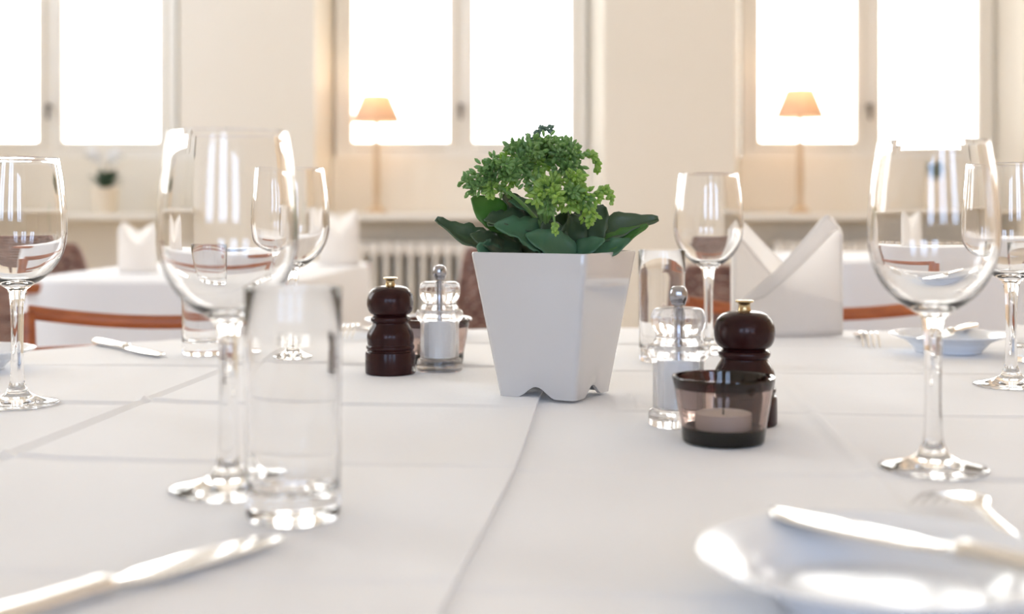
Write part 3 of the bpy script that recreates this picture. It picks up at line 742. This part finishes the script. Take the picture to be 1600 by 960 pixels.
def loft(bm, secs, seg=14):
    rings = []
    for x, hw, ht, yo, zo in secs:
        rings.append([bm.verts.new((x, yo+hw*math.copysign(abs(math.cos(2*PI*k/seg))**.8, math.cos(2*PI*k/seg)), zo+ht*math.sin(2*PI*k/seg))) for k in range(seg)])
    for a_, b_ in zip(rings, rings[1:]):
        for k in range(seg): bm.faces.new((a_[k], a_[(k+1) % seg], b_[(k+1) % seg], b_[k]))
    bm.faces.new(rings[0][::-1]); bm.faces.new(rings[-1])
    return fixn(bm)
def make_knife(label):
    t = thing('table_knife', label, 'knife', group='steel table knives')
    bm = bmesh.new(); loft(bm, [(0, .003, .002, 0, .0048), (.002, .0078, .0042, 0, .0048), (.02, .0085, .0046, 0, .0048), (.06, .0070, .0042, 0, .0048), (.088, .0056, .0042, 0, .0048), (.093, .0066, .0048, 0, .0048), (.098, .0066, .0048, 0, .0048), (.101, .0050, .0030, 0, .0048)]); obj('handle', bm, M['steel'], t)
    bm = bmesh.new(); loft(bm, [(.100, .0046, .0022, 0, .0046), (.108, .0080, .0014, 0, .0042), (.12, .0112, .0013, .0008, .004), (.15, .0122, .0012, .001, .004), (.18, .0118, .0011, .0006, .004), (.195, .0090, .0010, -.001, .004), (.204, .0036, .0007, -.004, .004), (.206, .0008, .0005, -.0055, .004)]); obj('blade', bm, M['steel'], t)
    return t
def place_line(o, a, b, za, zb, L0, tip_first=True):
    """lay a piece of cutlery (local +X from handle end to tip) with its tip at a and its handle towards b"""
    a = Vector((a[0], a[1], za)); b = Vector((b[0], b[1], zb)); d = (a-b).normalized()
    o.location = a-d*L0; o.rotation_euler = Euler((0, -math.asin(d.z), math.atan2(d.y, d.x)), 'XYZ')
kn = make_knife('steel table knife lying on the cloth in the near left corner, blade towards the tumbler')
place_line(kn, (-.124, .67), (-.180, .586), surf(-.124, .67, .01), surf(-.18, .586, .01), .206)
k2 = dup(kn, (0, 0, 0), 0, 'steel table knife lying across the near right plate'); zr = surf(.1656, .575, .045)+.0205
place_line(k2, (.129, .653), (.188, .587), zr, zr, .206)
k3 = dup(kn, (0, 0, 0), 0, 'steel table knife lying across the far right plate'); zr = surf(.5436, 1.594, .045)+.0205
place_line(k3, (.5436-.059, 1.594-.082), (.5436+.059, 1.594+.082), zr, zr, .206)
k4 = dup(kn, (0, 0, 0), 0, 'steel table knife on the cloth at the far left, in front of the bentwood chair')
place_line(k4, (-.418, 1.532), (-.548, 1.69), surf(-.418, 1.532, .01), surf(-.54, 1.69, .01), .206)
def make_fork(label):
    t = thing('table_fork', label, 'fork', group='steel table forks')
    bm = bmesh.new(); loft(bm, [(0, .003, .001, 0, .0022), (.003, .0075, .0014, 0, .0022), (.03, .0070, .0014, 0, .0025), (.07, .0042, .0016, 0, .0065), (.10, .0028, .0018, 0, .0120), (.112, .0034, .0016, 0, .0145), (.120, .0085, .0012, 0, .0160), (.128, .0118, .0010, 0, .0168), (.138, .0124, .0009, 0, .0168)]); obj('handle', bm, M['steel'], t)
    bm = bmesh.new(); loft(bm, [(.137, .0017, .0009, 0, .0168), (.150, .0015, .0009, 0, .0150), (.165, .0013, .0009, 0, .0105), (.177, .0012, .0008, 0, .0045), (.182, .0007, .0006, 0, .0012)], 8)
    tn = obj('tine', bm, M['steel'], t)
    for k, yy in enumerate((-.0104, -.0035, .0035, .0104)):
        o = tn if k == 0 else tn.copy()
        if k: C.objects.link(o)
        o.location = (0, yy, 0)
    return t
fk = make_fork('steel table fork on the cloth right of the large napkin, tines towards the camera')
place_line(fk, (.461, 1.640), (.492, 1.82), surf(.46, 1.66, .01)-.0005, surf(.49, 1.8, .01)-.0005, .183)
f2 = dup(fk, (0, 0, 0), 0, 'steel table fork at the far side, left of the brown pepper mill'); place_line(f2, (-.228, 1.735), (-.215, 1.90), surf(-.228, 1.74, .01), surf(-.22, 1.88, .01), .183)
f3 = dup(fk, (0, 0, 0), 0, 'blurred steel fork beside the near right plate, tines behind the knife blade'); place_line(f3, (.249, .768), (.268, .575), surf(.25, .75, .01), surf(.27, .6, .01), .183)

# ------------------------------------------------------------------ napkins
def panel(bm, top, bot, y0, bend, nx=22, nz=12, back=False, lean=0.0):
    """sheet between a lower and an upper outline (x,z lists), bent in plan"""
    def at(pl, x):
        for (xa, za), (xb, zb) in zip(pl, pl[1:]):
            if xa <= x <= xb: return za+(zb-za)*(x-xa)/max(1e-6, xb-xa)
        return pl[-1][1] if x > pl[-1][0] else pl[0][1]
    x0, x1 = max(top[0][0], bot[0][0]), min(top[-1][0], bot[-1][0])
    xs = sorted(set([x0+(x1-x0)*i/nx for i in range(nx+1)]+[q[0] for q in top+bot if x0 < q[0] < x1])); rows = []
    for x in xs:
        zl, zh = at(bot, x), at(top, x); rows.append([])
        for j in range(nz+1):
            z = zl+(zh-zl)*j/nz; y = y0+bend*(x/.078)**2+lean*z+.0012*math.sin(z*55+x*40); rows[-1].append(bm.verts.new((x, y, z)))
    for a_, b_ in zip(rows, rows[1:]):
        for j in range(nz): bm.faces.new((a_[j], b_[j], b_[j+1], a_[j+1]))
    return bm
def nk(pts, ox=1230, oz=523, s=.0008975): return [((x-ox)*s, (oz-y)*s) for x, y in pts]
ND = 1.795
t = thing('folded_napkin', 'large white linen napkin folded upright with a V notch, right of the far wine glass', 'napkin', (.386, ND, surf(.386, ND, .05)+.0008), 0)
FL = [(-.080, 0), (.080, 0)]
bm = bmesh.new(); panel(bm, nk([(1145, 352), (1158, 344), (1166, 347), (1222, 402), (1252, 436), (1296, 372), (1308, 360), (1315, 366)]), FL, .026, -.026, lean=-.02); thicken(obj('back_panel', bm, M['napkin'], t), .0014)
bm = bmesh.new(); panel(bm, nk([(1143, 356), (1150, 360), (1200, 424), (1222, 446), (1316, 470)]), FL, -.020, .026); thicken(obj('left_flap', bm, M['napkin'], t), .0014)
bm = bmesh.new(); panel(bm, nk([(1146, 480), (1170, 455), (1206, 421), (1278, 341), (1290, 334), (1300, 340), (1314, 356), (1317, 364)]), FL, -.023, .026); thicken(obj('right_flap', bm, M['napkin'], t), .0014)
bm = bmesh.new(); panel(bm, nk([(1158, 466), (1170, 454), (1206, 420), (1278, 340), (1289, 334), (1308, 356)]), nk([(1158, 470), (1190, 462), (1250, 408), (1300, 360), (1308, 358)]), -.0258, .026, nz=4); thicken(obj('folded_hem', bm, M['napkin'], t), .0016)
def small_napkin(label, loc, rz, s=1.0):
    t = thing('folded_napkin', label, 'napkin', loc, rz)
    sc = .0018*s
    def q(p): return [((x-211)*sc, (425-y)*sc) for x, y in p]
    base = [(-.06*s, 0), (.06*s, 0)]
    bm = bmesh.new(); panel(bm, q([(183, 362), (188, 346), (198, 352), (211, 362), (226, 352), (236, 347), (240, 360)]), [(-.06*s, .0), (.06*s, 0)], .02, -.012, 14, 8, lean=-.05); thicken(obj('back_panel', bm, M['napkin'], t), .002)
    bm = bmesh.new(); panel(bm, q([(183, 358), (189, 348), (200, 372), (214, 385), (228, 368), (235, 350), (240, 362)]), base, -.018, .022, 14, 8, lean=.03); thicken(obj('front_panel', bm, M['napkin'], t), .002)
    return t

# ------------------------------------------------------------------ tables behind
BT = .735
def back_table(x0, x1, y0, y1, rz, lab_t, lab_c, drop=.34, rc=.10):
    cx, cy = (x0+x1)/2, (y0+y1)/2; hx, hy = (x1-x0)/2, (y1-y0)/2
    t = thing('dining_table', lab_t, 'table', (cx, cy, 0), rz)
    bm = bmesh.new(); box(bm, -hx+.012, hx-.012, -hy+.012, hy-.012, BT-.034, BT-.004, .01); obj('tabletop', fixn(bm), M['wood'], t)
    for sx_ in (-1, 1):
        for sy_ in (-1, 1):
            bm = bmesh.new(); xx, yy = sx_*(hx-.09), sy_*(hy-.09); box(bm, xx-.03, xx+.03, yy-.03, yy+.03, 0, BT-.034, .004); obj('leg', fixn(bm), M['wood'], t)
    bm = bmesh.new()
    def ring(grow, z, wav):
        pts = []
        for q in range(4):
            a0 = q*PI/2; ccx = (hx-rc)*(1 if q in (0, 3) else -1); ccy = (hy-rc)*(1 if q in (0, 1) else -1)
            for j in range(9):
                a = a0+PI/2*j/8; g = grow+wav*math.cos(8*a)*(.5 if j in (0, 8) else 1); pts.append((ccx+(rc+g)*math.cos(a), ccy+(rc+g)*math.sin(a), z))
            # points along the straight edge
            nx_ = [(1, 1), (-1, 1), (-1, -1), (1, -1)][(q+1) % 4]
            ex, ey = (hx-rc)*nx_[0], (hy-rc)*nx_[1]; a = a0+PI/2
            px_, py_ = ccx+rc*math.cos(a), ccy+rc*math.sin(a); qx, qy = ex+rc*math.cos(a), ey+rc*math.sin(a)
            for j in range(1, 10):
                f = j/10; g = grow+wav*math.sin(f*PI*5)*.5; pts.append((px_+(qx-px_)*f+g*math.cos(a), py_+(qy-py_)*f+g*math.sin(a), z))
        return [bm.verts.new(p) for p in pts]
    rs = [ring(-.004, BT, 0), ring(.003, BT-.004, 0), ring(.006, BT-.015, 0), ring(.014, BT-.12, .004), ring(.03, BT-drop, .012)]
    bm.faces.new(rs[0])
    for a_, b_ in zip(rs, rs[1:]):
        k = len(a_)
        for i in range(k): bm.faces.new((b_[i], b_[(i+1) % k], a_[(i+1) % k], a_[i]))
    c = obj('tablecloth', fixn(bm), M['cloth'], loc=(cx, cy, 0)); c.rotation_euler = (0, 0, rz); tag(c, lab_c, 'tablecloth', 'white tablecloths on the tables behind')
    return t
back_table(-1.22, -.50, 3.13, 4.36, -.06, 'small table at the left behind, hidden under its white tablecloth', 'white tablecloth on the small table behind the left bentwood chair', rc=.17)
back_table(1.06, 2.3, 4.35, 5.3, 0, 'table at the right behind, hidden under its white tablecloth', 'white tablecloth on the table behind the large napkin and right wine glass')
small_napkin('small white napkin folded into two points, standing on the left table behind', (-1.03, 3.52, BT+.001), .05, 1.0)
small_napkin('cream napkin standing at the back right of the left table behind', (-.545, 4.02, BT+.001), -.2, 1.25)
small_napkin('small napkin standing on the right table behind, seen through the right wine glass', (1.44, 4.72, BT+.001), .1, 1.05)
# a small plate beside the napkin on the left table behind
o = dup(p0, (-.80, 3.66, BT+.001), 0, 'white china plate on the left table behind, right of its napkin'); o.scale = (1.2, 1.2, 1)

# ------------------------------------------------------------------ bentwood chairs (faces -Y in local space: sitter looks to the table in front)
def make_bentwood(label):
    t = thing('bentwood_chair', label, 'chair', group='reddish wooden chairs at the foreground table')
    def arc(w, y0, sag, z, k=16): return [((-1+2*i/k)*w, y0+sag*(1-((-1+2*i/k))**2), z) for i in range(k+1)]
    bm = bmesh.new(); tube(bm, [(p[0], p[1], p[2]+.022*(p[0]/.2)**2) for p in arc(.20, .0, .055, .732)], .0100, 12, flat=(.8, 1.1)); obj('top_rail', fixn(bm), M['wood'], t)
    bm = bmesh.new(); tube(bm, arc(.195, -.005, .05, .688), .010, 10, flat=(.7, 1.3)); obj('lower_rail', fixn(bm), M['wood'], t)
    for s in (-1, 1):
        bm = bmesh.new(); tube(bm, [(s*.200, -.002, .755), (s*.199, -.005, .66), (s*.19, -.03, .46), (s*.19, -.02, .30), (s*.20, .03, 0)], [.011, .015, .016, .015, .012], 10); obj('leg', fixn(bm), M['wood'], t)
        bm = bmesh.new(); tube(bm, [(s*.185, -.40, .44), (s*.19, -.41, .2), (s*.195, -.42, 0)], [.017, .015, .012], 10); obj('leg', fixn(bm), M['wood'], t)
    bm = bmesh.new(); pts = [(-.19, -.02), (.19, -.02), (.215, -.25), (.20, -.43), (-.20, -.43), (-.215, -.25)]
    prism(bm, pts, .44, .465); bmesh.ops.bevel(bm, geom=list(bm.edges), offset=.006, segments=2, affect='EDGES'); obj('seat', fixn(bm), M['wood'], t)
    bm = bmesh.new()
    for a_, b_ in (((-.19, -.03, .36), (.19, -.03, .36)), ((-.187, -.405, .36), (.187, -.405, .36)), ((-.19, -.03, .33), (-.187, -.405, .33)), ((.19, -.03, .33), (.187, -.405, .33))): tube(bm, [a_, b_], .009, 8)
    obj('stretcher', fixn(bm), M['wood'], t)
    return t
bw = make_bentwood('brown bentwood chair tucked in at the far left of the table, behind the table knife'); bw.location = (-.54, 1.97, 0); bw.rotation_euler = (0, 0, .08)
dup(bw, (.49, 2.12, 0), -.22, 'orange-brown bentwood chair behind the large folded napkin')

# ------------------------------------------------------------------ wicker armchairs (face +Y in local space)
def make_wicker(label):
    t = thing('wicker_armchair', label, 'chair', group='brown wicker armchairs behind')
    ht = lambda a: .655+.180*(lambda q: q*q*(3-2*q))(min(1, max(0, (1.25-abs(a))/.45)))   # rim height over the angle from the back
    def path(a): # a: angle from the middle of the back, -pi*.62..pi*.62, tub plan
        return (.27*math.copysign(abs(math.sin(a))**.55, math.sin(a)), -.26*math.copysign(abs(math.cos(a))**.6, math.cos(a))-.0)
    AM = PI*.60
    stakes = [-AM+2*AM*i/22 for i in range(23)]
    for a in stakes:
        x, y = path(a); bm = bmesh.new(); tube(bm, [(x*.90, y*.90, .36), (x, y, ht(a)-.01)], .005, 6); obj('stake', fixn(bm), M['wicker'], t)
    z = .375; r = 0
    while z < .83:
        # extent over which the rim is higher than this strand
        am = AM
        while am > .15 and ht(am) < z+.006: am -= .02
        if am <= .2: break
        kk = 66; pts = []
        for i in range(kk+1):
            a = -am+2*am*i/kk; x, y = path(a); sc = .90+.10*(z-.36)/.4
            off = .007*math.sin((a+AM)/(2*AM)*22*PI+(PI if r % 2 else 0)); d = Vector((x, y, 0)); d.normalize()
            pts.append((x*sc+d.x*off, y*sc+d.y*off, z))
        bm = bmesh.new(); tube(bm, pts, .0090, 5, flat=(.5, 1.2)); obj('strand', fixn(bm), M['wicker'], t)
        z += .022; r += 1
    bm = bmesh.new(); tube(bm, [(*path(-AM+2*AM*i/60), ht(-AM+2*AM*i/60)) for i in range(61)], .014, 8); obj('rim', fixn(bm), M['wicker'], t)
    bm = bmesh.new(); pl = [(path(-AM+2*AM*i/24)[0]*.88, path(-AM+2*AM*i/24)[1]*.88) for i in range(25)]+[(.22, .27), (-.22, .27)]
    prism(bm, pl, .36, .41); obj('seat', fixn(bm), M['wicker'], t)
    for x, y in ((-.19, -.18), (.19, -.18), (-.19, .22), (.19, .22)):
        bm = bmesh.new(); tube(bm, [(x, y, .37), (x*1.05, y*1.05, 0)], [.018, .014], 10); obj('leg', fixn(bm), M['wicker'], t)
    return t
wk = make_wicker('brown wicker armchair at the far left, beside the small white table'); wk.location = (-1.60, 4.22, 0); wk.scale = (1, 1, .95)
dup(wk, (.08, 4.15, 0), 0, 'brown wicker armchair half hidden behind the plant pot', scale=(.93, 1, .94))
dup(wk, (.745, 4.06, 0), 0, 'brown wicker armchair behind the large folded napkin and the far wine glass', scale=(.92, .95, .88))
